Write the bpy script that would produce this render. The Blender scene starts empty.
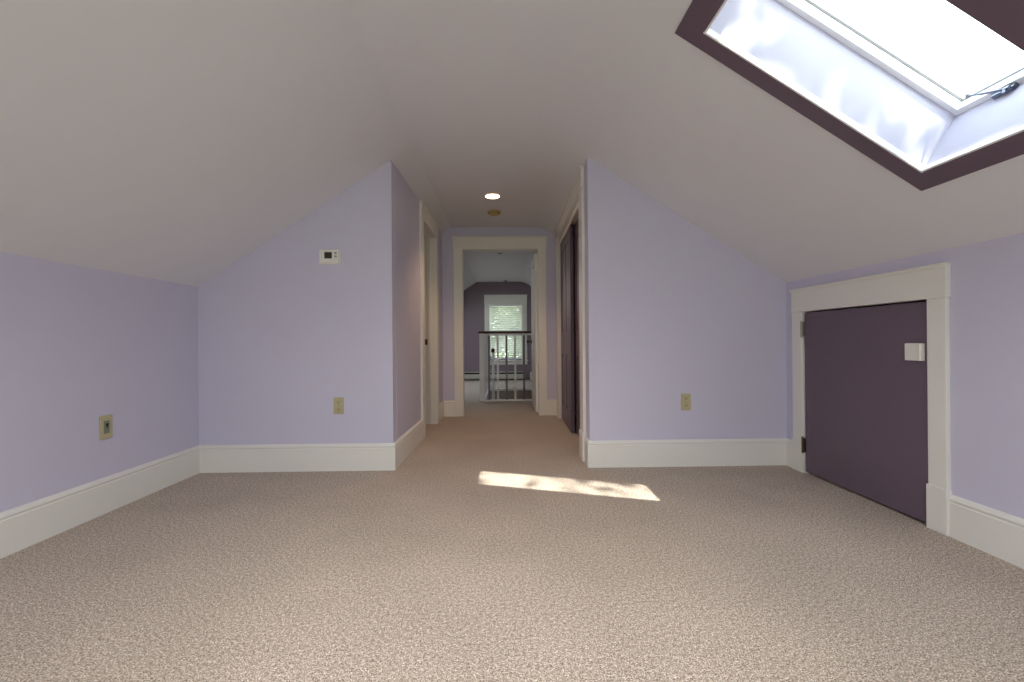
import bpy, bmesh, math, random
from mathutils import Vector, Matrix
random.seed(4)
SC = bpy.context.scene
COL = SC.collection

# ------------------------------------------------------------------ dimensions
XL, XR = -2.22, 2.097          # knee walls
YB, YF = -1.7, 3.16            # back gable, front partition
YE, YW = 5.40, 10.40           # wall at the end of the hall, window wall of the far room
ZK = 1.345                     # knee wall height
ZC = 2.373                     # flat ceiling
HL, HR = -0.816, 0.625         # hall walls where the hall starts
SKEW = 0.020                   # the hall runs slightly off the axis of the room
BH = 0.196                     # baseboard height
# cross-section of the ceiling, left to right
CX = 2.0966-(ZC-1.3526)/0.634                     # where the flat strip would meet the right slope; eased by a soft curve
CA, CB = (CX-0.13, ZC), (CX+0.11, ZC-0.11*0.634)
CURVE = [((1-t)**2*CA[0]+2*t*(1-t)*CX+t*t*CB[0], (1-t)**2*CA[1]+2*t*(1-t)*ZC+t*t*CB[1]) for t in [i/10 for i in range(11)]]
PROFILE = [(-2.60, 1.345-0.38*0.657), (XL, ZK), (-0.655, ZC), *CURVE,
           (XR, 1.3526), (2.60, 1.3526-0.503*0.634)]
SLR = 0.634

def zc(x):
    for (a, za), (b, zb) in zip(PROFILE, PROFILE[1:]):
        if a <= x <= b:
            return za + (zb-za)*(x-a)/(b-a)
    return 1.0

# ------------------------------------------------------------------ materials
def s2l(c):
    return tuple(((v/255)/12.92 if v/255 <= 0.04045 else ((v/255+0.055)/1.055)**2.4) for v in c) + (1,)

def mat(name, rgb, rough=0.6, metal=0.0, bump=0.05, scale=300.0, var=0.03, spec=0.35, stretch=None):
    m = bpy.data.materials.new(name); m.use_nodes = True
    nt = m.node_tree; N = nt.nodes; L = nt.links
    b = N['Principled BSDF']
    b.inputs['Roughness'].default_value = rough
    b.inputs['Metallic'].default_value = metal
    b.inputs['Specular IOR Level'].default_value = spec
    tc = N.new('ShaderNodeTexCoord')
    mp = N.new('ShaderNodeMapping')
    if stretch: mp.inputs['Scale'].default_value = stretch
    L.new(tc.outputs['Object'], mp.inputs['Vector'])
    n1 = N.new('ShaderNodeTexNoise'); n1.inputs['Scale'].default_value = scale*0.02 if not stretch else scale
    n1.inputs['Detail'].default_value = 3
    L.new(mp.outputs['Vector'], n1.inputs['Vector'])
    mx = N.new('ShaderNodeMix'); mx.data_type = 'RGBA'
    c = s2l(rgb)
    mx.inputs['A'].default_value = tuple(v*(1-var) for v in c[:3])+(1,)
    mx.inputs['B'].default_value = tuple(min(1, v*(1+var)) for v in c[:3])+(1,)
    L.new(n1.outputs['Fac'], mx.inputs['Factor'])
    L.new(mx.outputs['Result'], b.inputs['Base Color'])
    if bump:
        n2 = N.new('ShaderNodeTexNoise'); n2.inputs['Scale'].default_value = scale
        L.new(mp.outputs['Vector'], n2.inputs['Vector'])
        bp = N.new('ShaderNodeBump'); bp.inputs['Strength'].default_value = bump; bp.inputs['Distance'].default_value = 0.002
        L.new(n2.outputs['Fac'], bp.inputs['Height']); L.new(bp.outputs['Normal'], b.inputs['Normal'])
    return m

def carpet_mat():
    m = bpy.data.materials.new('carpet'); m.use_nodes = True
    nt = m.node_tree; N = nt.nodes; L = nt.links
    b = N['Principled BSDF']; b.inputs['Roughness'].default_value = 0.95; b.inputs['Specular IOR Level'].default_value = 0.05
    try:
        b.inputs['Sheen Weight'].default_value = 0.15
    except Exception: pass
    tc = N.new('ShaderNodeTexCoord')
    fine = N.new('ShaderNodeTexNoise'); fine.inputs['Scale'].default_value = 85; fine.inputs['Detail'].default_value = 8; fine.inputs['Roughness'].default_value = 0.85
    L.new(tc.outputs['Object'], fine.inputs['Vector'])
    tiny = N.new('ShaderNodeTexNoise'); tiny.inputs['Scale'].default_value = 260; tiny.inputs['Detail'].default_value = 3
    L.new(tc.outputs['Object'], tiny.inputs['Vector'])
    mixn = N.new('ShaderNodeMix'); mixn.inputs['Factor'].default_value = 0.5
    L.new(fine.outputs['Fac'], mixn.inputs['A']); L.new(tiny.outputs['Fac'], mixn.inputs['B'])
    r = N.new('ShaderNodeValToRGB')
    e = r.color_ramp.elements
    e[0].position = 0.40; e[0].color = s2l((80, 70, 63))
    e[1].position = 0.60; e[1].color = s2l((247, 239, 226))
    x = e.new(0.465); x.color = s2l((150, 133, 118))
    x = e.new(0.535); x.color = s2l((194, 179, 163))
    L.new(mixn.outputs['Result'], r.inputs['Fac'])
    big = N.new('ShaderNodeTexNoise'); big.inputs['Scale'].default_value = 2.2; big.inputs['Detail'].default_value = 3
    L.new(tc.outputs['Object'], big.inputs['Vector'])
    br = N.new('ShaderNodeMapRange'); br.inputs['From Min'].default_value = 0.3; br.inputs['From Max'].default_value = 0.7
    br.inputs['To Min'].default_value = 0.92; br.inputs['To Max'].default_value = 1.06
    L.new(big.outputs['Fac'], br.inputs['Value'])
    mx = N.new('ShaderNodeMix'); mx.data_type = 'RGBA'; mx.blend_type = 'MULTIPLY'; mx.inputs['Factor'].default_value = 1
    L.new(r.outputs['Color'], mx.inputs['A']); L.new(br.outputs['Result'], mx.inputs['B'])
    L.new(mx.outputs['Result'], b.inputs['Base Color'])
    bp = N.new('ShaderNodeBump'); bp.inputs['Strength'].default_value = 0.5; bp.inputs['Distance'].default_value = 0.008
    L.new(mixn.outputs['Result'], bp.inputs['Height']); L.new(bp.outputs['Normal'], b.inputs['Normal'])
    return m

def glass_mat():
    m = bpy.data.materials.new('window_glass'); m.use_nodes = True
    nt = m.node_tree; N = nt.nodes; L = nt.links; N.clear()
    out = N.new('ShaderNodeOutputMaterial')
    tr = N.new('ShaderNodeBsdfTransparent'); tr.inputs['Color'].default_value = (0.95, 0.98, 0.98, 1)
    gl = N.new('ShaderNodeBsdfGlossy'); gl.inputs['Roughness'].default_value = 0.02
    mx = N.new('ShaderNodeMixShader'); mx.inputs['Fac'].default_value = 0.06
    L.new(tr.outputs[0], mx.inputs[1]); L.new(gl.outputs[0], mx.inputs[2]); L.new(mx.outputs[0], out.inputs['Surface'])
    return m

def slat_mat():
    m = bpy.data.materials.new('blind_slat'); m.use_nodes = True
    nt = m.node_tree; N = nt.nodes; L = nt.links; N.clear()
    out = N.new('ShaderNodeOutputMaterial')
    n = N.new('ShaderNodeTexNoise'); n.inputs['Scale'].default_value = 8
    tc = N.new('ShaderNodeTexCoord'); L.new(tc.outputs['Object'], n.inputs['Vector'])
    r = N.new('ShaderNodeValToRGB'); r.color_ramp.elements[0].color = s2l((226, 228, 220)); r.color_ramp.elements[1].color = s2l((240, 242, 234))
    L.new(n.outputs['Fac'], r.inputs['Fac'])
    d = N.new('ShaderNodeBsdfDiffuse'); t = N.new('ShaderNodeBsdfTranslucent')
    L.new(r.outputs['Color'], d.inputs['Color']); L.new(r.outputs['Color'], t.inputs['Color'])
    mx = N.new('ShaderNodeMixShader'); mx.inputs['Fac'].default_value = 0.15
    L.new(d.outputs[0], mx.inputs[1]); L.new(t.outputs[0], mx.inputs[2]); L.new(mx.outputs[0], out.inputs['Surface'])
    return m

def emit_mat(name, rgb, strength):
    m = bpy.data.materials.new(name); m.use_nodes = True
    N = m.node_tree.nodes; L = m.node_tree.links; N.clear()
    out = N.new('ShaderNodeOutputMaterial'); e = N.new('ShaderNodeEmission')
    e.inputs['Color'].default_value = s2l(rgb); e.inputs['Strength'].default_value = strength
    L.new(e.outputs[0], out.inputs['Surface'])
    return m

M = dict(
    lavender = mat('lavender_wall_paint', (203, 201, 221), 0.55, bump=0.04, var=0.015),
    ceiling  = mat('ceiling_paint', (224, 224, 228), 0.7, bump=0.05, var=0.015),
    trim     = mat('cream_trim_paint', (228, 227, 221), 0.38, bump=0.02, scale=120, var=0.015),
    plum     = mat('plum_paint', (106, 90, 104), 0.42, bump=0.03, scale=150, var=0.03),
    mauve    = mat('mauve_wall_paint', (136, 122, 132), 0.6, bump=0.04, var=0.015),
    bluewhite= mat('skylight_shaft_paint', (190, 189, 203), 0.6, bump=0.04, var=0.02),
    white    = mat('white_enamel', (240, 241, 240), 0.35, bump=0.0, scale=100, var=0.01),
    carpet   = carpet_mat(),
    beige    = mat('almond_plastic', (184, 175, 138), 0.4, bump=0.0, scale=100, var=0.02),
    beige_dk = mat('aged_ivory_plastic', (190, 172, 112), 0.45, bump=0.0, scale=100, var=0.02),
    dark     = mat('dark_slot', (38, 34, 28), 0.6, bump=0.0, scale=100, var=0.05),
    lcd      = mat('lcd_screen', (64, 64, 52), 0.25, bump=0.0, scale=100, var=0.06),
    grey     = mat('grey_button', (150, 150, 142), 0.5, bump=0.0, scale=100, var=0.03),
    offwhite = mat('thermostat_plastic', (228, 228, 220), 0.45, bump=0.0, scale=100, var=0.01),
    jack     = mat('jack_plastic', (122, 132, 116), 0.4, bump=0.0, scale=100, var=0.04),
    bronze   = mat('bronze_hinge', (92, 78, 60), 0.4, 0.8, bump=0.0, scale=100, var=0.08),
    steel    = mat('zinc_hinge', (160, 154, 142), 0.35, 0.85, bump=0.0, scale=100, var=0.05),
    chrome   = mat('window_operator_metal', (120, 126, 140), 0.3, 0.9, bump=0.0, scale=100, var=0.05),
    wood     = mat('dark_handrail_wood', (74, 42, 30), 0.35, bump=0.06, scale=30, var=0.25, stretch=(1, 12, 12)),
    heater   = mat('heater_enamel', (198, 196, 182), 0.45, bump=0.0, scale=100, var=0.02),
    roofing  = mat('roof_boards', (90, 84, 80), 0.9, bump=0.1, scale=60, var=0.1),
    grass    = mat('lawn_grass', (158, 164, 142), 0.9, bump=0.3, scale=20, var=0.25),
    bark     = mat('tree_bark', (96, 82, 68), 0.9, bump=0.4, scale=40, var=0.3),
    leaf     = mat('tree_leaf', (124, 136, 108), 0.6, bump=0.0, scale=60, var=0.3),
    rubber   = mat('grey_sealing', (150, 152, 150), 0.7, bump=0.0, scale=100, var=0.05),
    glass    = glass_mat(),
    slat     = slat_mat(),
    lamp     = emit_mat('warm_lamp', (255, 214, 170), 14.0),
    lamp_off = mat('unlit_lamp', (70, 66, 60), 0.3, bump=0.0, scale=100, var=0.05),
)

# ------------------------------------------------------------------ mesh helpers
def skew(v):
    return Vector((v.x + SKEW*(v.y-YF), v.y, v.z))

class MB:
    def __init__(s, xf=None):
        s.bm = bmesh.new(); s.xf = xf
    def _add(s, vs, fs):
        V = [s.bm.verts.new(s.xf(Vector(v)) if s.xf else v) for v in vs]
        out = []
        for f in fs:
            try: out.append(s.bm.faces.new([V[i] for i in f]))
            except ValueError: pass
        return V, out
    def box(s, x0, x1, y0, y1, z0, z1, bevel=0.0, fn=None):
        vs = [(x, y, z) for x in (x0, x1) for y in (y0, y1) for z in (z0, z1)]
        if fn: vs = [tuple(fn(Vector(v))) for v in vs]
        fs = [(0,1,3,2), (4,6,7,5), (0,4,5,1), (2,3,7,6), (0,2,6,4), (1,5,7,3)]
        V, F = s._add(vs, fs)
        if bevel:
            es = list({e for f in F for e in f.edges})
            bmesh.ops.bevel(s.bm, geom=es, offset=bevel, segments=2, affect='EDGES', profile=0.5)
        return s
    def prism(s, poly, axis, a, b, fn=None):
        """poly: 2-D outline; extruded along axis from a to b"""
        n = len(poly)
        def P(p, t):
            if axis == 'y': return (p[0], t, p[1])
            if axis == 'x': return (t, p[0], p[1])
            return (p[0], p[1], t)
        vs = [P(p, a) for p in poly] + [P(p, b) for p in poly]
        if fn: vs = [tuple(fn(Vector(v))) for v in vs]
        fs = [tuple(range(n))[::-1], tuple(range(n, 2*n))] + [(i, (i+1) % n, n+(i+1) % n, n+i) for i in range(n)]
        s._add(vs, fs); return s
    def sweep(s, prof, p0, p1, nrm):
        """profile (out, up) swept in a straight line from p0 to p1 along a wall whose outward normal is nrm"""
        nrm = Vector(nrm); n = len(prof)
        vs = []
        for p in (p0, p1):
            for o, u in prof:
                vs.append(tuple(Vector((p[0], p[1], p[2] if len(p) > 2 else 0)) + nrm*o + Vector((0, 0, u))))
        fs = [tuple(range(n))[::-1], tuple(range(n, 2*n))] + [(i, (i+1) % n, n+(i+1) % n, n+i) for i in range(n)]
        s._add(vs, fs); return s
    def cyl(s, p0, p1, r0, r1=None, seg=20):
        r1 = r0 if r1 is None else r1
        p0, p1 = Vector(p0), Vector(p1); d = (p1-p0).normalized()
        a = d.orthogonal().normalized(); b = d.cross(a)
        vs = []
        for p, r in ((p0, r0), (p1, r1)):
            for i in range(seg):
                t = 2*math.pi*i/seg
                vs.append(tuple(p + (a*math.cos(t)+b*math.sin(t))*r))
        fs = [tuple(range(seg))[::-1], tuple(range(seg, 2*seg))] + [(i, (i+1) % seg, seg+(i+1) % seg, seg+i) for i in range(seg)]
        s._add(vs, fs); return s
    def lathe(s, prof, c, seg=40, close=False):
        """profile of (radius, z) turned about a vertical axis through c"""
        vs = []; n = len(prof)
        for i in range(seg):
            t = 2*math.pi*i/seg
            for r, z in prof:
                vs.append((c[0]+r*math.cos(t), c[1]+r*math.sin(t), c[2]+z))
        fs = []
        for i in range(seg):
            j = (i+1) % seg
            for k in range(n if close else n-1):
                l = (k+1) % n
                fs.append((i*n+k, j*n+k, j*n+l, i*n+l))
        V, F = s._add(vs, fs)
        if not close:
            for k in (0, n-1):
                ring = [V[i*n+k] for i in range(seg)]
                try: s.bm.faces.new(ring if k else ring[::-1])
                except ValueError: pass
        return s
    def build(s, name, m, parent=None, smooth=False):
        bm = s.bm
        if s.xf is None or True:
            bmesh.ops.recalc_face_normals(bm, faces=bm.faces)
        me = bpy.data.meshes.new(name); bm.to_mesh(me); bm.free()
        if smooth:
            for p in me.polygons: p.use_smooth = True
            try:
                me.set_sharp_from_angle(angle=math.radians(20))
            except Exception: pass
        me.materials.append(m)
        o = bpy.data.objects.new(name, me); COL.objects.link(o)
        if parent:
            o.parent = parent
            o.matrix_parent_inverse = top_matrix(parent).inverted()
        return o

def top_matrix(o):
    m = Matrix.Translation(o.location) if o.type == 'EMPTY' else Matrix.Identity(4)
    return (top_matrix(o.parent) @ Matrix.Identity(4)) if (o.parent and o.type != 'EMPTY') and False else m

def tag(o, label=None, cat=None, group=None, kind=None):
    if label: o['label'] = label
    if cat: o['category'] = cat
    if group: o['group'] = group
    if kind: o['kind'] = kind
    return o

def empty(name, loc, label, cat, group=None, kind=None):
    o = bpy.data.objects.new(name, None); COL.objects.link(o); o.location = loc
    o.empty_display_size = 0.1
    return tag(o, label, cat, group, kind)

def struct(o, label, cat):
    return tag(o, label, cat, kind='structure')

def gable(mb, x0, x1, y0, y1, zlo=0.0, up=0.06, fn=None):
    """piece of a wall standing across the attic: its top follows the ceiling"""
    xs = [x0] + [p[0] for p in PROFILE if x0 < p[0] < x1] + [x1]
    poly = [(x0, zlo), (x1, zlo)] + [(x, zc(x)+up) for x in xs[::-1]]
    mb.prism(poly, 'y', y0, y1, fn)

# ------------------------------------------------------------------ floor
HX0, HX1, HY0, HY1 = -0.31, 1.35, 6.80, 8.40      # stairwell opening
f = MB()
f.box(-2.6, 2.6, YB-0.15, HY0, -0.2, 0)
f.box(-2.6, HX0, HY0, HY1, -0.2, 0)
f.box(HX1, 2.6, HY0, HY1, -0.2, 0)
f.box(-2.6, 2.6, HY1, YW+0.15, -0.2, 0)
struct(f.build('floor', M['carpet']), 'mottled tan wall to wall carpet over the whole attic floor', 'floor')

# ------------------------------------------------------------------ ceiling with the skylight openings
SY0, SY1, SX0, SX1 = 1.18, 1.709, 0.811, 1.697     # skylight shaft opening in the right slope
LEN = math.hypot(1, SLR)
NRM = Vector((SLR/LEN, 0, 1/LEN))                  # outward normal of the right slope
DWN = Vector((1/LEN, 0, -SLR/LEN))                 # down the slope
ORG = Vector((SX0, 0, 2.0966*SLR+1.3526-SLR*SX0))  # u = 0 at the ridge side of the opening
SU = (SX1-SX0)*LEN
def slope(v):   # (u, y, n) -> world
    return ORG + DWN*v.x + Vector((0, v.y, 0)) + NRM*v.z
TH = 0.28
u_top = (CB[0]-SX0)*LEN; u_bot = (2.60-SX0)*LEN
c = MB()
Y0, Y1 = YB-0.15, YW+0.15
c.box(u_top, 0, Y0, Y1, 0, TH, fn=slope)
c.box(SU, u_bot, Y0, Y1, 0, TH, fn=slope)
c.box(0, SU, Y0, SY0, 0, TH, fn=slope)
c.box(0, SU, SY1, Y1, 0, TH, fn=slope)
flat = [(-0.655, ZC), *CURVE, (CB[0]+0.05, CB[1]+TH*1.2), (CA[0], ZC+TH*1.2), (-0.655, ZC+TH*1.2)]
c.prism(flat, 'y', Y0, Y1)
# left slope (opening for the far room's added skylight)
LSL = (ZC-ZK)/(-0.655-XL); LL = math.hypot(1, LSL)
LN = Vector((-LSL/LL, 0, 1/LL)); LD = Vector((-1/LL, 0, -LSL/LL)); LO = Vector((-1.0, 0, ZK+LSL*(-1.0-XL)))
def lslope(v): return LO + LD*v.x + Vector((0, v.y, 0)) + LN*v.z
LU, LY0, LY1 = 1.20, 7.60, 9.30
lt = -( -0.655+1.0)*LL; lb = (2.60-1.0)*LL
c.box(lt, 0, Y0, Y1, 0, TH, fn=lslope)
c.box(LU, lb, Y0, Y1, 0, TH, fn=lslope)
c.box(0, LU, Y0, LY0, 0, TH, fn=lslope)
c.box(0, LU, LY1, Y1, 0, TH, fn=lslope)
struct(c.build('ceiling', M['ceiling'], None, True), 'off-white attic ceiling, two slopes meeting a narrow flat strip', 'ceiling')
r = MB()
r.box(-0.80, 0.75, Y0-0.1, Y1+0.1, ZC+0.30, ZC+0.42)
struct(r.build('roof', M['roofing']), 'roof boards over the ridge', 'roof')

# ------------------------------------------------------------------ walls
# hatch opening in the right wall
DY0, DY1, DZ = 2.074, 2.962, 1.124
w = MB(); w.box(XL-0.12, XL, Y0, Y1, -0.1, ZK+0.02)
struct(w.build('wall_left', M['lavender']), 'low lavender knee wall along the left side', 'wall')
w = MB()
w.box(XR, XR+0.10, Y0, DY0-0.012, -0.1, ZK+0.02); w.box(XR, XR+0.10, DY1+0.012, Y1, -0.1, ZK+0.02)
w.box(XR, XR+0.10, DY0-0.012, DY1+0.012, DZ+0.012, ZK+0.02)
w.box(XR+0.16, XR+0.24, Y0, Y1, -0.1, ZK-0.02)  # outer boarding added to stop sun leaking round the hatch
struct(w.build('wall_right', M['lavender']), 'low lavender knee wall along the right side around the plum hatch', 'wall')
WX0, WX1, WZ0, WZ1 = -1.10, 1.10, 0.45, 1.75      # window added in the back gable, behind the viewer, for fill light
w = MB()
gable(w, XL-0.1, WX0, YB-0.12, YB); gable(w, WX1, XR+0.1, YB-0.12, YB)
gable(w, WX0, WX1, YB-0.12, YB, zlo=WZ1); w.box(WX0, WX1, YB-0.12, YB, 0, WZ0)
struct(w.build('wall_back', M['lavender']), 'lavender gable wall behind the viewer', 'wall')
w = MB(); gable(w, XL-0.1, HL, YF, YF+0.11)
struct(w.build('wall_front_left', M['lavender']), 'lavender partition left of the hall under the left slope', 'wall')
w = MB(); gable(w, HR, XR+0.1, YF, YF+0.11)
struct(w.build('wall_front_right', M['lavender']), 'lavender partition right of the hall under the right slope', 'wall')
# hall side walls
DLa, DLb, DLz = 4.215, 4.90, 2.115               # doorway in the hall's left wall
w = MB(skew)
def hallpiece(mb, x0, x1, y0, y1, zlo):
    mb.prism([(x0, zlo), (x1, zlo), (x1, zc(x1)+0.08), (x0, zc(x0)+0.08)], 'y', y0, y1)
hallpiece(w, HL-0.12, HL, YF+0.10, DLa-0.015, 0); hallpiece(w, HL-0.12, HL, DLb+0.015, YE, 0)
hallpiece(w, HL-0.12, HL, DLa-0.015, DLb+0.015, DLz+0.015)
struct(w.build('wall_hall_left', M['lavender']), 'lavender hall wall on the left with an open doorway', 'wall')
CLa, CLb, CLz = 3.46, 5.16, 2.125                # closet opening in the hall's right wall
w = MB(skew)
hallpiece(w, HR, HR+0.12, YF+0.10, CLa-0.015, 0); hallpiece(w, HR, HR+0.12, CLb+0.015, YE, 0)
hallpiece(w, HR, HR+0.12, CLa-0.015, CLb+0.015, CLz+0.015)
struct(w.build('wall_hall_right', M['lavender']), 'lavender hall wall on the right around the closet opening', 'wall')
w = MB(); hallpiece(w, 1.40, 1.48, YF+0.1, YE, 0)
struct(w.build('wall_closet_back', M['lavender']), 'back wall inside the hall closet', 'wall')
EX0, EX1, EZ = -0.513, 0.43, 2.088               # doorway at the end of the hall
w = MB()
gable(w, XL-0.1, EX0-0.015, YE, YE+0.11); gable(w, EX1+0.015, XR+0.1, YE, YE+0.11)
gable(w, EX0-0.015, EX1+0.015, YE, YE+0.11, zlo=EZ+0.015)
struct(w.build('wall_hall_end', M['lavender']), 'lavender wall with a cased doorway closing the hall', 'wall')
FX0, FX1, FZ0, FZ1 = -0.372, 0.447, 0.50, 1.857  # far window
w = MB()
gable(w, XL-0.1, FX0, YW, YW+0.14); gable(w, FX1, XR+0.1, YW, YW+0.14)
gable(w, FX0, FX1, YW, YW+0.14, zlo=FZ1); w.box(FX0, FX1, YW, YW+0.14, 0, FZ0)
struct(w.build('wall_far_room', M['mauve']), 'dusky mauve gable wall with the blinded window in the far room', 'wall')
# far room: mauve lining of the knee walls and of the back of the hall wall
w = MB()
w.box(XL, XL+0.012, YE+0.11, YW, 0, ZK+0.01); w.box(XR-0.012, XR, YE+0.11, YW, 0, ZK+0.01)
struct(w.build('wall_far_room_sides', M['mauve']), 'mauve knee walls of the far room', 'wall')
# stairwell shaft
w = MB()
w.box(HX0-0.08, HX0, HY0-0.08, HY1+0.08, -2.6, -0.19); w.box(HX1, HX1+0.08, HY0-0.08, HY1+0.08, -2.6, -0.19)
w.box(HX0, HX1, HY0-0.08, HY0, -2.6, -0.19); w.box(HX0, HX1, HY1, HY1+0.08, -2.6, -0.19)
w.box(HX0-0.08, HX1+0.08, HY0-0.08, HY1+0.08, -2.7, -2.6)
struct(w.build('wall_stairwell', M['mauve']), 'mauve walls of the stairwell going down behind the railing', 'wall')
w = MB()
for i in range(7):
    z = -0.19*(i+1)
    w.box(HX1-0.24*(i+1), HX1-0.24*i, HY0+0.1, HY1-0.1, z-0.19, z)
w.box(HX0+0.02, HX1-0.24*7, HY0+0.1, HY1-0.1, -1.6, -1.45)
struct(w.build('stairs', M['carpet']), 'carpeted stairs going down inside the stairwell', 'stairs')
w = MB()
w.box(HX0, HX1, HY1-0.012, HY1+0.03, -0.03, 0.012); w.box(HX0, HX0+0.012, HY0, HY1, -0.18, 0.012)
w.box(HX0, HX1, HY0, HY0+0.012, -0.18, 0.012)
struct(w.build('trim_stairwell', M['white']), 'white edging board round the stairwell opening', 'trim')

# ------------------------------------------------------------------ baseboards
BP = [(0,0), (.018,0), (.018,.160), (.0145,.164), (.0145,.168), (.0185,.173), (.0185,.179), (.012,.190), (.005,BH), (0,BH)]
def board(name, segs, label):
    mb = MB()
    for p0, p1, n in segs: mb.sweep(BP, p0, p1, n)
    return struct(mb.build(name, M['trim']), label, 'baseboard')
board('baseboard_left', [((XL, YB), (XL, YF-0.018), (1,0,0))], 'tall cream baseboard along the left knee wall')
board('baseboard_front_left', [((XL, YF), (HL+0.018, YF), (0,-1,0))], 'tall cream baseboard under the thermostat on the left partition')
board('baseboard_front_right', [((HR-0.018, YF), (XR, YF), (0,-1,0))], 'tall cream baseboard on the right partition below the outlet')
board('baseboard_right', [((XR, YB), (XR, 1.980), (-1,0,0)), ((XR, 3.064), (XR, YF-0.018), (-1,0,0))], 'tall cream baseboard along the right knee wall beside the hatch')
def hb(x, y): return (x + SKEW*(y-YF), y)
board('baseboard_hall_left', [(hb(HL, YF), hb(HL, 4.106), (1,0,0)), (hb(HL, 5.01), hb(HL, YE), (1,0,0))], 'cream baseboard along the left hall wall')
board('baseboard_hall_right', [(hb(HR, YF), hb(HR, 3.303), (-1,0,0)), (hb(HR, 5.27), hb(HR, YE), (-1,0,0))], 'cream baseboard along the right hall wall beside the closet')
board('baseboard_hall_end', [((HL+0.03, YE), (-0.627, YE), (0,-1,0)), ((0.535, YE), (HR+0.05, YE), (0,-1,0))], 'cream baseboard either side of the doorway ending the hall')
board('baseboard_far_room', [((0.62, YW), (XR, YW), (0,-1,0))], 'pale baseboard under the far window beside the heater')
board('baseboard_back', [((XL, YB), (XR, YB), (0,1,0))], 'cream baseboard on the gable wall behind the viewer')

# ------------------------------------------------------------------ plum access hatch in the right wall
fx = XR-0.022
t = empty('trim_1', (XR, 2.5, 0), 'cream casing with plinth blocks around the plum hatch', 'door casing', kind='structure')
for a, b, pa, pb in ((1.984, 2.073, 1.979, 2.079), (2.964, 3.064, 2.960, 3.070)):
    MB().box(fx, XR, a, b, 0.215, DZ+0.003, 0.003).build('casing_board', M['trim'], t)
    MB().box(fx-0.007, XR, pa, pb, 0, 0.217, 0.003).build('plinth_block', M['trim'], t)
MB().box(fx-0.003, XR, 1.979, 3.064, DZ+0.002, DZ+0.150, 0.002).build('head_board', M['trim'], t)
m_ = MB(); m_.box(fx-0.016, XR, 1.971, 3.070, DZ+0.150, DZ+0.162, 0.004); m_.box(fx-0.010, XR, 1.976, 3.067, DZ+0.140, DZ+0.151, 0.003)
m_.build('cap_moulding', M['trim'], t)
m_ = MB(); m_.box(fx-0.009, XR, 1.974, 3.068, DZ-0.002, DZ+0.008, 0.003); m_.build('bead', M['trim'], t)
j = MB()
j.box(XR-0.018, XR+0.10, DY1-0.003, DY1+0.012, 0, DZ+0.012); j.box(XR-0.018, XR+0.10, DY0-0.012, DY0+0.003, 0, DZ+0.012)
j.box(XR-0.018, XR+0.10, DY0, DY1, DZ-0.001, DZ+0.012)
j.build('jamb', M['trim'], t)
d = empty('door_1', (XR, 2.5, 0), 'low flat plum access hatch in the right wall', 'hatch', kind='structure')
MB().box(XR-0.010, XR+0.022, DY0+0.009, DY1-0.012, 0.014, DZ-0.012, 0.003).build('door_leaf', M['plum'], d)
h = MB(); h.box(XR-0.034, XR-0.009, 2.096, 2.180, 0.818, 0.906, 0.003)
h = h.build('latch', M['trim'], d); h['label'] = 'square cream latch block'
h2 = MB(); h2.box(XR-0.036, XR-0.030, 2.099, 2.107, 0.822, 0.902); h2.build('latch_plate', M['offwhite'], h)
for z, mt, lb in ((1.000, 'steel', 'pale metal hinge'), (0.195, 'bronze', 'dark bronze hinge')):
    hb_ = MB(); y = DY1-0.006; x = XR-0.026
    for k in range(5):
        hb_.cyl((x, y, z-0.05+k*0.0205), (x, y, z-0.05+k*0.0205+0.019), 0.0075)
    hb_.cyl((x, y, z-0.058), (x, y, z-0.05), 0.004, 0.006); hb_.cyl((x, y, z+0.0525), (x, y, z+0.06), 0.006, 0.004)
    hb_.box(x, XR-0.008, y-0.010, y-0.001, z-0.05, z+0.05)
    o = hb_.build('hinge', M[mt], d, True); o['label'] = lb

# ------------------------------------------------------------------ skylight
s = empty('window_1', tuple(slope(Vector((SU/2, 1.44, 0)))), 'skylight with flat plum casing set in the right slope', 'skylight', kind='structure')
cw0, cw1 = 0.082, 0.088                           # casing widths: sides, eave end
def sb(*a, bevel=0.0):
    mb = MB(); mb.box(*a, bevel=bevel, fn=slope); return mb
e = 0.006
sb(-0.100, SU+cw1, SY1-e, SY1+0.075, -0.008, 0.0).build('casing_board', M['plum'], s)
sb(-0.100, SU+cw1, SY0-0.085, SY0+e, -0.008, 0.0).build('casing_board', M['plum'], s)
sb(-0.100, e, SY0+e, SY1-e, -0.0079, 0.0).build('casing_board', M['plum'], s)
sb(SU-e, SU+cw1, SY0+e, SY1-e, -0.0079, 0.0).build('casing_board', M['plum'], s)
g = MB(); k = 0.008                               # shaft linings
g.box(0, SU, SY1-0.003, SY1+0.003, 0, 0.262, fn=slope); g.box(0, SU, SY0-0.003, SY0+0.003, 0, 0.262, fn=slope)
g.box(-0.003, 0.003, SY0, SY1, 0, 0.262, fn=slope); g.box(SU-0.003, SU+0.003, SY0, SY1, 0, 0.262, fn=slope)
g.build('shaft_lining', M['bluewhite'], s)
g = MB()                                          # bright edging strip
for u0, u1, y0, y1 in ((0, SU, SY1-k-.002, SY1-.002), (0.002, k+.002, SY0+k, SY1-k), (SU-k-.002, SU-.002, SY0+k, SY1-k)):
    g.box(u0, u1, y0, y1, -0.009, 0.016, fn=slope)
g.box(0, SU, SY0+.002, SY0+k+.002, 0.002, 0.016, fn=slope)
g.build('edging_strip', M['white'], s)
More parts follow.
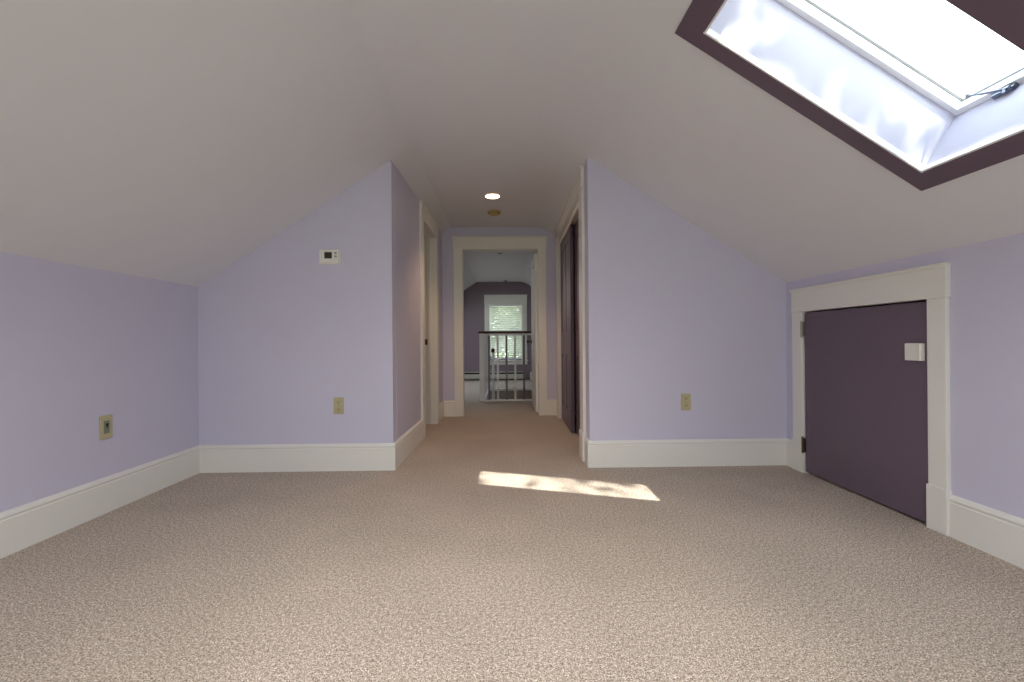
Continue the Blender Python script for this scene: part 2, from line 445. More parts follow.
def ring(n0, n1, w0, w1, name, m):
    g = MB()
    g.box(w0, SU-w0, SY1-w1, SY1-w0, n0, n1, fn=slope); g.box(w0, SU-w0, SY0+w0, SY0+w1, n0, n1, fn=slope)
    g.box(w0, w1, SY0+w1, SY1-w1, n0, n1, fn=slope); g.box(SU-w1, SU-w0, SY0+w1, SY1-w1, n0, n1, fn=slope)
    return g.build(name, m, s)
ring(0.262, 0.300, -0.03, 0.027, 'frame', M['white'])
ring(0.300, 0.306, -0.03, 0.030, 'seal', M['rubber'])
sash = ring(0.306, 0.340, -0.03, 0.032, 'sash', M['white'])
g = MB(); g.box(0.04, SU-0.04, SY0+0.04, SY1-0.04, 0.330, 0.336, fn=slope)
g.build('pane', M['glass'], sash)
# crank operator on the eave side of the frame
g = MB()
g.box(SU-0.020, SU-0.002, 1.490, 1.562, 0.244, 0.262, fn=slope)
g.box(SU-0.030, SU-0.012, 1.496, 1.520, 0.236, 0.246, fn=slope)
op = g.build('operator', M['chrome'], s); op['label'] = 'grey metal crank operator'
g = MB()
A, B, Cc = (slope(Vector(q)) for q in ((SU-0.026, 1.510, 0.240), (SU-0.050, 1.580, 0.250), (SU-0.064, 1.612, 0.256)))
g.cyl(A, B, 0.005, 0.004, 12); g.cyl(B, B+(Cc-B)*0.25, 0.004, 0.002, 12); g.cyl(Cc-Vector((0,0,0.005)), Cc+Vector((0,0,0.005)), 0.006, 0.006, 12)
g.cyl(B, Cc, 0.003, 0.003, 10)
g.cyl(A, A+NRM*-0.016+DWN*0.004, 0.006, 0.006, 12)
g.build('crank_arm', M['chrome'], op, True)

# skylight added to the far room, out of view, for its daylight
s = empty('added_skylight', tuple(lslope(Vector((LU/2, (LY0+LY1)/2, 0)))), 'unseen skylight added in the left slope to light the far room', 'skylight', kind='structure')
g = MB()
for a in ((-.07, LU+.07, LY1, LY1+.07), (-.07, LU+.07, LY0-.07, LY0), (-.07, 0, LY0, LY1), (LU, LU+.07, LY0, LY1)):
    g.box(*a, -0.018, 0, fn=lslope)
g.build('casing', M['trim'], s)
g = MB()
for a in ((0, LU, LY1-.05, LY1), (0, LU, LY0, LY0+.05), (0, .05, LY0+.05, LY1-.05), (LU-.05, LU, LY0+.05, LY1-.05)):
    g.box(*a, 0.22, 0.27, fn=lslope)
sf = g.build('sash', M['white'], s)
g = MB(); g.box(0.03, LU-.03, LY0+.03, LY1-.03, 0.24, 0.246, fn=lslope); g.build('pane', M['glass'], sf)

# ------------------------------------------------------------------ hall doorways
# left doorway
t = empty('trim_2', hb(HL, 4.55)+(0,), 'cream casing and jambs of the open doorway in the left hall wall', 'door casing', kind='structure')
def hbx(*a, bevel=0.0):
    mb = MB(skew); mb.box(*a, bevel=bevel); return mb
for a, b in ((4.106, 4.215), (4.900, 5.008)):
    hbx(HL, HL+0.022, a, b, 0.0, DLz+0.003, bevel=0.003).build('casing_board', M['trim'], t)
hbx(HL, HL+0.026, 4.098, 5.016, DLz+0.002, DLz+0.150, bevel=0.002).build('head_board', M['trim'], t)
hbx(HL, HL+0.040, 4.086, 5.028, DLz+0.150, DLz+0.163, bevel=0.004).build('cap_moulding', M['trim'], t)
g = MB(skew)
g.box(HL-0.13, HL+0.002, DLb-0.001, DLb+0.014, 0, DLz+0.01); g.box(HL-0.13, HL+0.002, DLa-0.014, DLa+0.001, 0, DLz+0.01)
g.box(HL-0.13, HL+0.002, DLa, DLb, DLz-0.001, DLz+0.014)
g.build('jamb', M['trim'], t)
g = MB(skew)
g.box(HL-0.080, HL-0.045, DLb-0.013, DLb, 0, DLz); g.box(HL-0.080, HL-0.045, DLa, DLa+0.013, 0, DLz); g.box(HL-0.080, HL-0.045, DLa, DLb, DLz-0.013, DLz)
g.build('door_stop', M['trim'], t)
g = MB(skew); g.box(HL-0.125, HL-0.088, DLb-0.005, DLb, 0.90, 0.965, 0.002); o = g.build('strike_plate', M['bronze'], t); o['label'] = 'dark bronze strike plate'
# doorway at the end of the hall
t = empty('trim_3', (-0.04, YE, 0), 'cream casing of the doorway closing the hall', 'door casing', kind='structure')
for a, b in ((-0.625, -0.515), (0.432, 0.535)):
    MB().box(a, b, YE-0.020, YE, 0, EZ+0.003, 0.003).build('casing_board', M['trim'], t)
MB().box(-0.632, 0.541, YE-0.024, YE, EZ+0.002, EZ+0.140, 0.002).build('head_board', M['trim'], t)
MB().box(-0.642, 0.551, YE-0.036, YE, EZ+0.140, EZ+0.157, 0.004).build('cap_moulding', M['trim'], t)
g = MB()
g.box(EX0-0.014, EX0, YE-0.005, YE+0.115, 0, EZ+0.01); g.box(EX1, EX1+0.014, YE-0.005, YE+0.115, 0, EZ+0.01); g.box(EX0, EX1, YE-0.005, YE+0.115, EZ, EZ+0.014)
g.build('jamb', M['trim'], t)
g = MB()
for a, b in ((-0.625, -0.515), (0.432, 0.535)):
    g.box(a, b, YE+0.11, YE+0.13, 0, EZ)
g.box(-0.632, 0.541, YE+0.11, YE+0.132, EZ, EZ+0.14); g.build('casing_far_side', M['trim'], t)
# panelled leaf: built flat in (along, up) and thickness, then mapped
def panel_leaf(name_root, mapf, wdt, z0, z1, m, parent, rows, cols, stile=0.115, th=0.035):
    g = MB(); 
    def bx(a0, a1, t0, t1, c0, c1, bevel=0): g.box(a0, a1, t0, t1, c0, c1, bevel, fn=None if bevel else mapf)
    cwid = (wdt - stile*(cols+1))/cols
    for i in range(cols+1):
        x = i*(cwid+stile); bx(x, x+stile, 0, th, z0, z1)
    zz = [z0] + [v for ab in rows for v in ab] + [z1]
    for i in range(cols):
        x = stile + i*(cwid+stile)
        for k in range(0, len(zz), 2): bx(x, x+cwid, 0, th, zz[k], zz[k+1])
    leaf = g.build('door_leaf', m, parent)
    for i in range(cols):
        x = stile + i*(cwid+stile)
        for a, b in rows:
            g = MB()
            g.box(x, x+cwid, 0.010, th-0.010, a, b, fn=mapf)
            # raised field with sloped sides on both faces
            q = 0.045
            for f0, f1 in ((0.010, 0.002), (th-0.010, th-0.002)):
                vs = [(x+.012, f0, a+.012), (x+cwid-.012, f0, a+.012), (x+cwid-.012, f0, b-.012), (x+.012, f0, b-.012),
                      (x+q, f1, a+q), (x+cwid-q, f1, a+q), (x+cwid-q, f1, b-q), (x+q, f1, b-q)]
                g._add([tuple(mapf(Vector(v))) for v in vs], [(0,1,2,3), (4,5,6,7), (0,1,5,4), (1,2,6,5), (2,3,7,6), (3,0,4,7)])
            g.build('panel', m, leaf)
    return leaf
# open door swung into the far room
d = empty('door_4', (0.42, YE+0.12, 0), 'cream panelled door swung open at the end of the hall', 'door', kind='structure')
panel_leaf('leaf', lambda v: Vector((0.402+v.y, YE+0.125+v.x, v.z)), 0.80, 0.02, 2.06, M['trim'], d, [(0.24, 0.80), (1.02, 1.92)], 2)
for z in (0.30, 1.75):
    g = MB(); g.cyl((0.437, YE+0.119, z-0.045), (0.437, YE+0.119, z+0.045), 0.007); g.build('hinge', M['bronze'], d, True)
g = MB(); g.cyl((0.402, YE+0.86, 0.93), (0.385, YE+0.86, 0.93), 0.028, 0.024); g.cyl((0.385, YE+0.86, 0.93), (0.36, YE+0.86, 0.93), 0.011); 
g.cyl((0.362, YE+0.86, 0.93), (0.345, YE+0.86, 0.93), 0.020, 0.027); g.cyl((0.345, YE+0.86, 0.93), (0.330, YE+0.86, 0.93), 0.027, 0.018); g.build('knob', M['bronze'], d, True)

# ------------------------------------------------------------------ hall closet with two sliding doors
t = empty('trim_4', hb(HR, 4.3)+(0,), 'cream casing of the closet opening in the right hall wall', 'closet casing', kind='structure')
for a, b in ((3.305, 3.460), (5.160, 5.268)):
    hbx(HR-0.024, HR, a, b, 0.215 if a < 4 else 0, CLz+0.003, bevel=0.003).build('casing_board', M['trim'], t)
hbx(HR-0.032, HR, 3.299, 3.466, 0, 0.217, bevel=0.003).build('plinth_block', M['trim'], t)
hbx(HR-0.028, HR, 3.300, 5.276, CLz+0.002, CLz+0.140, bevel=0.002).build('head_board', M['trim'], t)
hbx(HR-0.042, HR, 3.288, 5.288, CLz+0.138, CLz+0.156, bevel=0.004).build('cap_moulding', M['trim'], t)
hbx(HR-0.036, HR, 3.294, 5.282, CLz-0.004, CLz+0.010, bevel=0.003).build('bead', M['trim'], t)
g = MB(skew)
g.box(HR-0.002, HR+0.125, CLa-0.014, CLa, 0, CLz+0.01); g.box(HR-0.002, HR+0.125, CLb, CLb+0.014, 0, CLz+0.01)
g.box(HR-0.002, HR+0.125, CLa, CLb, CLz, CLz+0.014)
g.build('jamb', M['trim'], t)
g = MB(skew)
g.box(HR+0.006, HR+0.016, CLa, CLb, CLz-0.05, CLz); g.box(HR+0.016, HR+0.120, CLa, CLb, CLz-0.012, CLz)
o = g.build('track', M['trim'], t)
def closet_door(name, x, y0, w, label):
    d = empty(name, hb(x, y0+w/2)+(0,), label, 'closet door', kind='structure')
    mp = lambda v: skew(Vector((x+v.y, y0+v.x, v.z)))
    leaf = panel_leaf('leaf', mp, w, 0.010, CLz-0.02, M['plum'], d, [(0.20, 0.78), (1.03, 1.965)], 2)
    return d
cd = closet_door('door_2', HR+0.020, 4.315, 0.845, 'plum panelled sliding closet door at the far end, in front of the other')
cd2 = closet_door('door_3', HR+0.072, 3.462, 0.90, 'plum panelled sliding closet door at the near end, tucked behind the other')
g = MB(skew); g.cyl((HR+0.066, 4.29, 1.0), (HR+0.073, 4.29, 1.0), 0.022); o = g.build('finger_pull', M['bronze'], cd2, True)

# ------------------------------------------------------------------ thermostat
t = empty('thermostat', (-1.264, YF, 1.505), 'white digital thermostat on the left partition wall', 'thermostat')
yf = YF-0.028
g = MB(); g.box(-1.334, -1.194, yf, YF, 1.508, 1.606, 0.006); g.box(-1.340, -1.188, YF-0.010, YF, 1.502, 1.612, 0.004)
g.build('housing', M['offwhite'], t)
g = MB(); g.box(-1.295, -1.241, yf-0.0015, yf+0.002, 1.541, 1.587); sc_ = g.build('screen', M['lcd'], t)
g = MB()   # digits
def seg7(g, x, z, w, h, segs, y):
    q = 0.0022
    P = dict(a=(x, x+w, z+h-q, z+h), g=(x, x+w, z+h/2-q/2, z+h/2+q/2), d=(x, x+w, z, z+q),
             f=(x, x+q, z+h/2, z+h), b=(x+w-q, x+w, z+h/2, z+h), e=(x, x+q, z, z+h/2), c=(x+w-q, x+w, z, z+h/2))
    for k in segs:
        a, b, c, d_ = P[k]; g.box(a, b, y-0.0005, y+0.0005, c, d_)
seg7(g, -1.286, 1.551, 0.014, 0.026, 'abcdfg', yf-0.0016); seg7(g, -1.266, 1.551, 0.014, 0.026, 'acdfg', yf-0.0016)
g.build('digits', M['dark'], sc_)
for z in (1.580, 1.556):
    g = MB(); g.box(-1.222, -1.206, yf-0.003, yf+0.002, z-0.007, z+0.007, 0.001); g.build('button', M['grey'], t)
g = MB(); g.box(-1.312, -1.214, yf-0.002, yf+0.002, 1.519, 1.532, 0.001); g.build('flap', M['offwhite'], t)

# ------------------------------------------------------------------ wall outlets and jack plate
def make_outlet(x, z, label):
    o = empty('wall_outlet', (x, YF, z), label, 'outlet', 'duplex outlets on the two partitions')
    g = MB(); g.box(x-0.037, x+0.037, YF-0.007, YF, z-0.061, z+0.061, 0.003); pl = g.build('cover_plate', M['beige'], o)
    g = MB(); g.cyl((x, YF-0.0085, z), (x, YF-0.006, z), 0.004, seg=12); g.build('screw', M['steel'], pl)
    for dz in (0.026, -0.026):
        g = MB(); pts = [(x+0.0175*math.cos(a)*1.0, z+dz+0.0165*math.sin(a)) for a in [i*2*math.pi/24 for i in range(24)]]
        pts = [(px, max(z+dz-0.0145, min(z+dz+0.0145, pz))) for px, pz in pts]
        g.prism(pts, 'y', YF-0.0095, YF-0.005); rc = g.build('receptacle', M['beige'], o)
        g = MB(); y0, y1 = YF-0.0102, YF-0.0085
        g.box(x-0.0085, x-0.0055, y0, y1, z+dz-0.001, z+dz+0.009); g.box(x+0.0055, x+0.0085, y0, y1, z+dz-0.001, z+dz+0.009)
        g.cyl((x, y0, z+dz-0.008), (x, y1, z+dz-0.008), 0.0035, seg=12)
        g.build('slot', M['dark'], rc)
    return o
def copy_tree(o, parent=None):
    c = o.copy(); COL.objects.link(c); c.parent = parent
    if parent: c.matrix_parent_inverse = o.matrix_parent_inverse.copy()
    for ch in list(o.children): copy_tree(ch, c)
    return c
ol = make_outlet(-1.209, 0.472, 'almond duplex outlet low on the left partition, below the thermostat')
orr = copy_tree(ol); orr.location = (1.340, YF, 0.474); orr['label'] = 'almond duplex outlet low on the right partition, left of the hatch'
t = empty('jack_plate', (XL, 2.431, 0.473), 'almond wall plate with a grey jack on the left knee wall', 'wall plate')
g = MB(); g.box(XL, XL+0.008, 2.394, 2.468, 0.408, 0.538, 0.003); g.build('cover_plate', M['beige'], t)
g = MB(); g.box(XL+0.006, XL+0.0105, 2.414, 2.448, 0.438, 0.508, 0.002); jk = g.build('jack', M['jack'], t)
g = MB(); g.box(XL+0.010, XL+0.0112, 2.424, 2.440, 0.476, 0.494); g.box(XL+0.010, XL+0.0112, 2.429, 2.435, 0.466, 0.476); g.build('socket', M['dark'], jk)

# ------------------------------------------------------------------ ceiling fittings
def downlight(x, y, r, lampm, label):
    t = empty('recessed_light', (x, y, ZC), label, 'ceiling light', 'recessed ceiling lights')
    g = MB(); g.lathe([(r+0.018, 0), (r+0.017, -0.004), (r+0.006, -0.007), (r, -0.005), (r, 0)], (x, y, ZC), close=True)
    g.build('trim_ring', M['white'], t, True)
    g = MB(); g.lathe([(r, -0.001), (r*0.98, -0.003), (r*0.5, -0.006), (0.001, -0.007)], (x, y, ZC)); g.build('lamp', lampm, t, True)
    return t
downlight(-0.104, 4.259, 0.066, M['lamp'], 'lit recessed downlight in the hall ceiling')
downlight(-0.055, 7.02, 0.050, M['lamp_off'], 'unlit dark recessed downlight beyond the doorway over the landing')
for y, lb in ((0.95, 'unseen recessed downlight added to light the bedroom, just before the viewer'), (-0.65, 'unseen recessed downlight added to light the bedroom, behind the viewer')):  # out of frame downlights added to brighten the bedroom
    downlight(-0.104, y, 0.066, M['lamp'], lb)
t = empty('smoke_detector', (-0.101, 4.766, ZC), 'round yellowed smoke detector on the hall ceiling behind the lit downlight', 'smoke detector')
g = MB(); g.lathe([(0.072, 0), (0.072, -0.010), (0.066, -0.013)], (-0.101, 4.766, ZC)); g.build('base', M['beige_dk'], t, True)
g = MB(); g.lathe([(0.063, -0.010), (0.061, -0.026), (0.048, -0.038), (0.022, -0.042), (0.001, -0.042)], (-0.101, 4.766, ZC)); g.build('cover', M['beige_dk'], t, True)
g = MB()
for i in range(16):
    a = 2*math.pi*i/16
    p = Vector((-0.101+0.0625*math.cos(a), 4.766+0.0625*math.sin(a), ZC-0.020))
    g.cyl(p, p+Vector((0,0,-0.006)), 0.005, seg=8)
g.build('vent', M['dark'], t)
t = empty('ceiling_hook', (0.043, 10.20, ZC), 'small dark fitting hanging from the ceiling above the far window', 'ceiling fitting')
g = MB(); g.lathe([(0.050, 0), (0.048, -0.006), (0.012, -0.010), (0.010, -0.040), (0.018, -0.052), (0.012, -0.066), (0.001, -0.068)], (0.043, 10.20, ZC)); g.build('stem', M['bronze'], t, True)

# ------------------------------------------------------------------ stair railing round the stairwell
RX, RY, RT = -0.352, 6.745, 1.09
t = empty('stair_railing', (RX, RY, 0), 'white baluster railing with dark wooden handrail at the top of the stairs', 'railing')
g = MB(); g.box(RX-0.036, RX+0.036, RY-0.036, RY+0.036, 0, RT-0.03, 0.003); g.box(RX-0.044, RX+0.044, RY-0.044, RY+0.044, 0, 0.10, 0.003); g.build('newel', M['white'], t)
REND = 1.42; YEND = 8.20
def rail_prof(mb, p0, p1):
    prof = [(-0.030, -0.012), (-0.033, 0.004), (-0.026, 0.020), (0.0, 0.027), (0.026, 0.020), (0.033, 0.004), (0.030, -0.012)]
    p0, p1 = Vector(p0), Vector(p1); d = (p1-p0).normalized(); side = Vector((d.y, -d.x, 0))
    n = len(prof); vs = [tuple(p + side*a + Vector((0,0,b))) for p in (p0, p1) for a, b in prof]
    mb._add(vs, [tuple(range(n))[::-1], tuple(range(n, 2*n))] + [(i, (i+1) % n, n+(i+1) % n, n+i) for i in range(n)])
g = MB(); rail_prof(g, (RX-0.05, RY, RT-0.02), (REND, RY, RT-0.02)); rail_prof(g, (RX, RY, RT-0.021), (RX+SKEW*(YEND-RY), YEND, RT-0.021))
g.build('handrail', M['wood'], t, True)
g = MB(); g.box(RX, REND, RY-0.024, RY+0.024, RT-0.062, RT-0.03); g.box(RX-0.024, RX+0.024, RY, YEND, RT-0.062, RT-0.031, fn=lambda v: Vector((v.x+SKEW*(v.y-RY), v.y, v.z)))
g.build('subrail', M['white'], t)
g = MB(); g.box(RX, REND, RY-0.030, RY+0.030, 0, 0.022); g.box(RX-0.032, RX+0.032, RY, YEND, 0, 0.0215, fn=lambda v: Vector((v.x+SKEW*(v.y-RY), v.y, v.z)))
g.build('shoe_rail', M['white'], t)
k = 0; x = -0.238
while x < REND-0.05:
    g = MB(); g.box(x-0.016, x+0.016, RY-0.016, RY+0.016, 0.02, RT-0.06)
    o = g.build('baluster', M['mauve'] if k % 2 == 0 else M['white'], t)
    if k % 2 == 0: o['label'] = 'mauve grey baluster'
    x += 0.1365; k += 1
y = RY+0.13
while y < YEND-0.05:
    xx = RX+SKEW*(y-RY)
    g = MB(); g.box(xx-0.016, xx+0.016, y-0.016, y+0.016, 0.02, RT-0.06); g.build('baluster', M['white'], t); y += 0.125
xx = RX+SKEW*(YEND-RY)
g = MB(); g.box(xx-0.036, xx+0.036, YEND-0.036, YEND+0.036, 0, RT-0.03, 0.003); g.build('newel', M['white'], t)
# low post inside the stairwell
px, py = -0.197, 7.55
t = empty('stair_post', (px, py, -1.45), 'slim white post with a dark knob rising inside the stairwell', 'stair post')
g = MB(); g.box(px-0.022, px+0.022, py-0.022, py+0.022, -1.45, 0.74, 0.003)
for z in (-0.05, 0.18, 0.41, 0.62): g.box(px-0.028, px+0.028, py-0.028, py+0.028, z, z+0.05, 0.004)
g.build('post', M['white'], t)
g = MB(); g.lathe([(0.020, 0.74), (0.030, 0.75), (0.034, 0.775), (0.030, 0.80), (0.012, 0.815), (0.001, 0.817)], (px, py, 0)); g.build('knob', M['wood'], t, True)

# ------------------------------------------------------------------ far room: baseboard heater, window, blind
hx0, hx1 = XL+0.05, 0.50
t = empty('baseboard_heater', (-0.85, YW, 0), 'long pale baseboard heater along the far wall under the window', 'heater')
g = MB(); g.box(hx0, hx1, YW-0.012, YW, 0.02, 0.20); g.build('back_plate', M['heater'], t)
g = MB(); g.prism([(YW-0.072, 0.045), (YW-0.066, 0.045), (YW-0.060, 0.150), (YW-0.066, 0.152)], 'x', hx0, hx1); g.build('front_cover', M['heater'], t)
g = MB(); g.prism([(YW-0.055, 0.188), (YW-0.010, 0.200), (YW, 0.200), (YW, 0.206), (YW-0.012, 0.206), (YW-0.058, 0.193)], 'x', hx0, hx1); g.build('top_cover', M['heater'], t)
g = MB(); g.box(hx0+0.02, hx1-0.02, YW-0.057, YW-0.014, 0.05, 0.186); o = g.build('fins_gap_shade', M['dark'], t)  # solid dark block for the fins; its colour paints the shaded gap
for xx in (hx0, hx1-0.03):
    g = MB(); g.prism([(YW-0.074, 0.0), (YW, 0.0), (YW, 0.207), (YW-0.060, 0.195), (YW-0.074, 0.155)], 'x', xx, xx+0.03); g.build('end_cap', M['heater'], t)

t = empty('window_2', (0.04, YW, FZ0), 'pale cased window at the end of the far room', 'window', kind='structure')
for a, b in ((FX0-0.098, FX0), (FX1, FX1+0.108)):
    MB().box(a, b, YW-0.020, YW, FZ0-0.04, FZ1+0.002, 0.003).build('casing_board', M['trim'], t)
MB().box(FX0-0.102, FX1+0.112, YW-0.024, YW, FZ1, FZ1+0.190, 0.002).build('head_board', M['trim'], t)
MB().box(FX0-0.112, FX1+0.122, YW-0.038, YW, FZ1+0.190, FZ1+0.206, 0.004).build('cap_moulding', M['trim'], t)
MB().box(FX0-0.125, FX1+0.130, YW-0.055, YW+0.02, FZ0-0.045, FZ0-0.018, 0.006).build('sill', M['trim'], t)
MB().box(FX0-0.098, FX1+0.108, YW-0.016, YW, FZ0-0.125, FZ0-0.045, 0.002).build('apron', M['trim'], t)
g = MB()
g.box(FX0, FX0+0.02, YW, YW+0.14, FZ0-0.02, FZ1); g.box(FX1-0.02, FX1, YW, YW+0.14, FZ0-0.02, FZ1); g.box(FX0, FX1, YW, YW+0.14, FZ1-0.02, FZ1); g.box(FX0, FX1, YW+0.02, YW+0.16, FZ0-0.03, FZ0)
g.build('frame', M['trim'], t)
zm = (FZ0+FZ1)/2
for z0, z1, y in ((FZ0, zm+0.02, YW+0.060), (zm-0.02, FZ1-0.02, YW+0.098)):
    g = MB(); a, b = FX0+0.02, FX1-0.02
    g.box(a, a+0.045, y, y+0.035, z0, z1); g.box(b-0.045, b, y, y+0.035, z0, z1); g.box(a+.045, b-.045, y, y+0.035, z0, z0+0.05); g.box(a+.045, b-.045, y, y+0.035, z1-0.04, z1)
    sh_ = g.build('sash', M['white'], t)
    g = MB(); g.box(a+.03, b-.03, y+0.015, y+0.020, z0+.03, z1-.03); g.build('pane', M['glass'], sh_)
# venetian blind
t = empty('venetian_blind', (0.04, YW+0.03, 0.58), 'white venetian blind half closed in the far window', 'blind')
bx0, bx1 = FX0+0.050, FX1-0.030
MB().box(bx0-0.01, bx1+0.01, YW+0.008, YW+0.052, FZ1-0.070, FZ1-0.021, 0.003).build('head_rail', M['white'], t)
g = MB(); z = FZ1-0.095; n = 0
while z > 0.63:
    ca, sa = math.cos(math.radians(47)), math.sin(math.radians(47)); w_ = 0.025
    yy = YW+0.030
    pr_ = [(yy-w_*ca, z-w_*sa), (yy, z+0.003), (yy+w_*ca, z+w_*sa), (yy+w_*ca, z+w_*sa-0.0025), (yy, z+0.0005), (yy-w_*ca, z-w_*sa-0.0025)]
    g.prism(pr_, 'x', bx0, bx1); z -= 0.0455; n += 1
g.build('slats', M['slat'], t)
MB().box(bx0, bx1, YW+0.010, YW+0.050, 0.585, 0.603, 0.003).build('bottom_rail', M['white'], t)
g = MB()
for xx in (bx0+0.12, (bx0+bx1)/2, bx1-0.12):
    for yy in (YW+0.0085, YW+0.0515): g.cyl((xx, yy, 0.60), (xx, yy, FZ1-0.06), 0.0012, seg=6)
g.build('ladder_cord', M['white'], t)

# ------------------------------------------------------------------ window added behind the viewer for fill light
t = empty('added_window', (0, YB, WZ0), 'plain window added in the gable behind the viewer for fill light', 'window', kind='structure')
g = MB()
g.box(WX0, WX0+0.05, YB-0.09, YB-0.03, WZ0, WZ1); g.box(WX1-0.05, WX1, YB-0.09, YB-0.03, WZ0, WZ1); g.box(WX0+.05, WX1-.05, YB-0.09, YB-0.03, WZ0, WZ0+.05)
g.box(WX0+.05, WX1-.05, YB-0.09, YB-0.03, WZ1-.05, WZ1); g.box(WX0+.05, WX1-.05, YB-0.09, YB-0.03, (WZ0+WZ1)/2-.02, (WZ0+WZ1)/2+.02)
sf = g.build('sash', M['white'], t)
g = MB(); g.box(WX0+.03, WX1-.03, YB-0.063, YB-0.058, WZ0+.03, WZ1-.03); g.build('pane', M['glass'], sf)
g = MB()
for a in ((WX0-.11, WX0, WZ0-.02, WZ1), (WX1, WX1+.11, WZ0-.02, WZ1), (WX0-.12, WX1+.12, WZ1, WZ1+.13), (WX0-.12, WX1+.12, WZ0-.05, WZ0)):
    g.box(a[0], a[1], YB, YB+0.02, a[2], a[3])
g.build('casing', M['trim'], t)

# ------------------------------------------------------------------ outdoors: lawn and trees added for their light and shade
g = MB(); g.box(-60, 60, -60, 80, -3.4, -3.0)  # ground plane added to bounce daylight
struct(g.build('ground', M['grass']), 'green lawn added outside the house for bounced light', 'lawn')

def tree(base, height, crown_c, crown_r, n, leaf, label, seed, halo=0):
    rnd = random.Random(seed)
    t = empty('tree', base, label, 'tree', 'trees added outside the house')
    g = MB(); b = Vector(base); cc = Vector(crown_c)
    g.cyl(b, b.lerp(cc, 0.55), 0.22, 0.15, 14); g.cyl(b.lerp(cc, 0.55), cc+Vector((0, 0, crown_r*0.4)), 0.15, 0.05, 12)
    for i in range(9):
        a = i*2.4; p0 = b.lerp(cc, 0.6+0.04*i); d = Vector((math.cos(a), math.sin(a), 0.45))
        g.cyl(p0, p0+d*crown_r*0.85, 0.06, 0.015, 8)
    g.build('trunk', M['bark'], t, True)
    g = MB()
    for i in range(n+halo):
        while True:
            p = Vector((rnd.uniform(-1, 1), rnd.uniform(-1, 1), rnd.uniform(-1, 1)))
            if p.length < 1: break
        p = cc + (p*crown_r if i < n else p.normalized()*crown_r*rnd.uniform(1.0, 1.45))
        a = Vector((rnd.gauss(0, 1), rnd.gauss(0, 1), rnd.gauss(0, 1))).normalized(); c_ = a.orthogonal().normalized()
        l = leaf*rnd.uniform(0.7, 1.3)
        g._add([tuple(p-a*l), tuple(p+c_*l*0.45), tuple(p+a*l), tuple(p-c_*l*0.45)], [(0, 1, 2, 3)])
    g.build('foliage', M['leaf'], t)
    return t
tree((5.6, -0.6, -3.0), 12, (4.4, -0.48, 7.9), 1.6, 9000, 0.09, 'unseen leafy tree added beside the house, crown shaped to shade and dapple the skylight', 3, 900)  # crown placed to keep sun off the shaft's far face and mottle the patch
tree((-1.6, 15.5, -3.0), 7, (-0.9, 15.0, 1.6), 3.2, 3400, 0.16, 'broad leafy tree added outside the far window to dim it, left of the other', 5)  # added to dim and green the daylight behind the blind
tree((3.0, 23, -3.0), 7, (2.8, 22.5, 2.0), 3.4, 4200, 0.16, 'broad leafy tree added outside the far window to dim it, right of the other', 8)  # second added tree, also screening the far window's sky

# ------------------------------------------------------------------ light
W = bpy.data.worlds.new('World'); SC.world = W; W.use_nodes = True
bg = W.node_tree.nodes['Background']
NT = W.node_tree
tcw = NT.nodes.new('ShaderNodeTexCoord'); sep = NT.nodes.new('ShaderNodeSeparateXYZ'); NT.links.new(tcw.outputs['Generated'], sep.inputs[0])
rmp = NT.nodes.new('ShaderNodeValToRGB'); NT.links.new(sep.outputs['Z'], rmp.inputs['Fac'])
rmp.color_ramp.elements[0].position = 0.05; rmp.color_ramp.elements[0].color = (1.0, 0.985, 0.95, 1)
rmp.color_ramp.elements[1].position = 0.75; rmp.color_ramp.elements[1].color = (0.80, 0.89, 1.0, 1)
NT.links.new(rmp.outputs['Color'], bg.inputs['Color'])
bg.inputs['Strength'].default_value = 2.9
W.cycles.sampling_method = 'MANUAL' if hasattr(W.cycles, 'sampling_method') else W.cycles.sampling_method

sun = bpy.data.lights.new('sun', 'SUN'); sun.energy = 6.2; sun.angle = math.radians(0.53); sun.color = (1.0, 0.95, 0.87)
so = bpy.data.objects.new('sun', sun); COL.objects.link(so)
so.rotation_euler = Vector((-0.49, 0.66, -1.0)).to_track_quat('-Z', 'Y').to_euler()

sp = bpy.data.lights.new('downlight_spot', 'SPOT'); sp.energy = 20; sp.color = (1.0, 0.62, 0.34); sp.spot_size = math.radians(115); sp.spot_blend = 0.7; sp.shadow_soft_size = 0.05
spo = bpy.data.objects.new('downlight_spot', sp); COL.objects.link(spo); spo.location = (-0.104, 4.259, ZC-0.02)

for y in (0.95, -0.65):  # spots of the two added bedroom downlights, general fill
    sp2 = bpy.data.lights.new('downlight_spot', 'SPOT'); sp2.energy = 74 if y > 0 else 66; sp2.color = (0.99, 0.99, 1.0); sp2.spot_size = math.radians(140); sp2.spot_blend = 1.0; sp2.shadow_soft_size = 0.06
    spo = bpy.data.objects.new('downlight_spot', sp2); COL.objects.link(spo); spo.location = (-0.104, y, ZC-0.02)

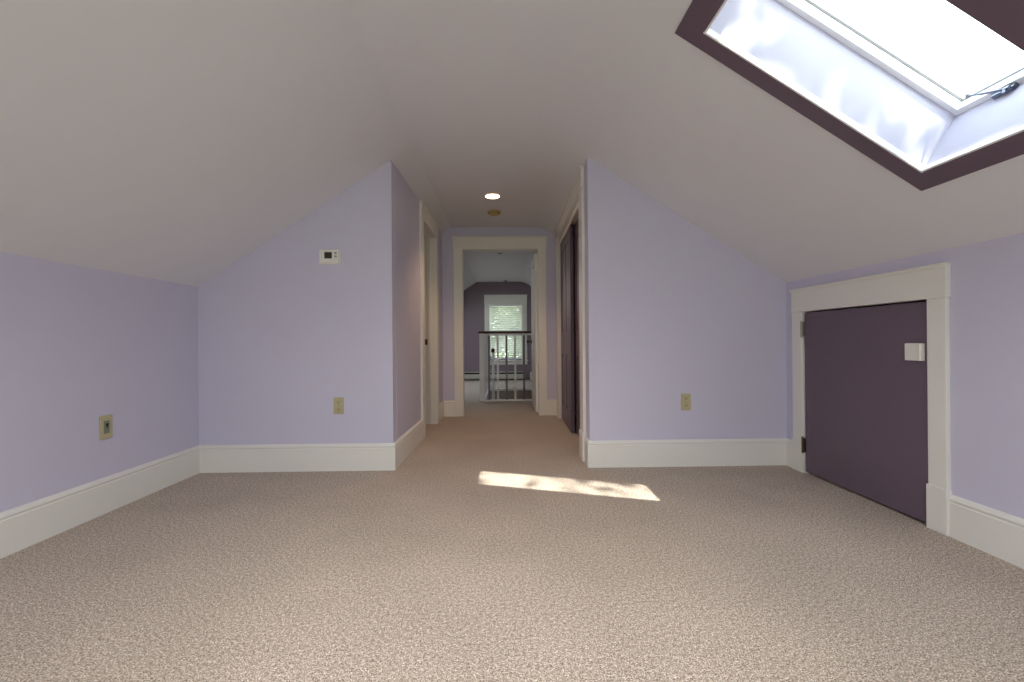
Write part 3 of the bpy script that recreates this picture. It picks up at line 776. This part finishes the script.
def portal(name, loc, direction, sx, sy, up='Y'):
    l = bpy.data.lights.new(name, 'AREA'); l.shape = 'RECTANGLE'; l.size = sx; l.size_y = sy
    l.cycles.is_portal = True
    o = bpy.data.objects.new(name, l); COL.objects.link(o); o.location = loc
    o.rotation_euler = Vector(direction).to_track_quat('-Z', 'Y').to_euler()
    return o
# local X of the skylight portal must run down the slope
def oriented(o, xaxis, zback):
    z = Vector(zback).normalized(); x = Vector(xaxis).normalized(); y = z.cross(x)
    m = Matrix((x, y, z)).transposed().to_4x4(); m.translation = o.location; o.matrix_world = m
p = portal('skylight_portal', slope(Vector((SU/2, (SY0+SY1)/2, 0.36))), -NRM, SU+0.02, SY1-SY0+0.02); oriented(p, DWN, NRM)
p = portal('far_skylight_portal', lslope(Vector((LU/2, (LY0+LY1)/2, 0.29))), -LN, LU, LY1-LY0); oriented(p, LD, LN)
p = portal('far_window_portal', Vector(((FX0+FX1)/2, YW+0.17, (FZ0+FZ1)/2)), (0, -1, 0), FX1-FX0, FZ1-FZ0); oriented(p, (1, 0, 0), (0, 1, 0))
p = portal('gable_window_portal', Vector((0, YB-0.14, (WZ0+WZ1)/2)), (0, 1, 0), WX1-WX0, WZ1-WZ0); oriented(p, (1, 0, 0), (0, -1, 0))

# ------------------------------------------------------------------ camera
cam = bpy.data.cameras.new('camera'); cam.sensor_fit = 'HORIZONTAL'; cam.sensor_width = 36; cam.lens = 430/1024*36
cam.clip_start = 0.05; cam.clip_end = 200
co = bpy.data.objects.new('camera', cam); COL.objects.link(co)
rt = Vector((0.99980353, -0.01824764, -0.00774101)); up = Vector((0.00771506, -0.00149173, 0.99996913)); fw = Vector((0.01825862, 0.99983239, 0.00135065))
m = Matrix((rt, up, -fw)).transposed().to_4x4(); m.translation = (0, 0, 0.93); co.matrix_world = m
SC.camera = co

SC.view_settings.view_transform = 'Standard'; SC.view_settings.look = 'None'; SC.view_settings.gamma = 1; SC.view_settings.use_curve_mapping = False
SC.view_settings.exposure = 1.08
SC.cycles.max_bounces = 12; SC.cycles.diffuse_bounces = 8; SC.cycles.transparent_max_bounces = 12
SC.cycles.use_denoising = True
SC.cycles.sample_clamp_indirect = 8.0
SC.cycles.caustics_reflective = False; SC.cycles.caustics_refractive = False
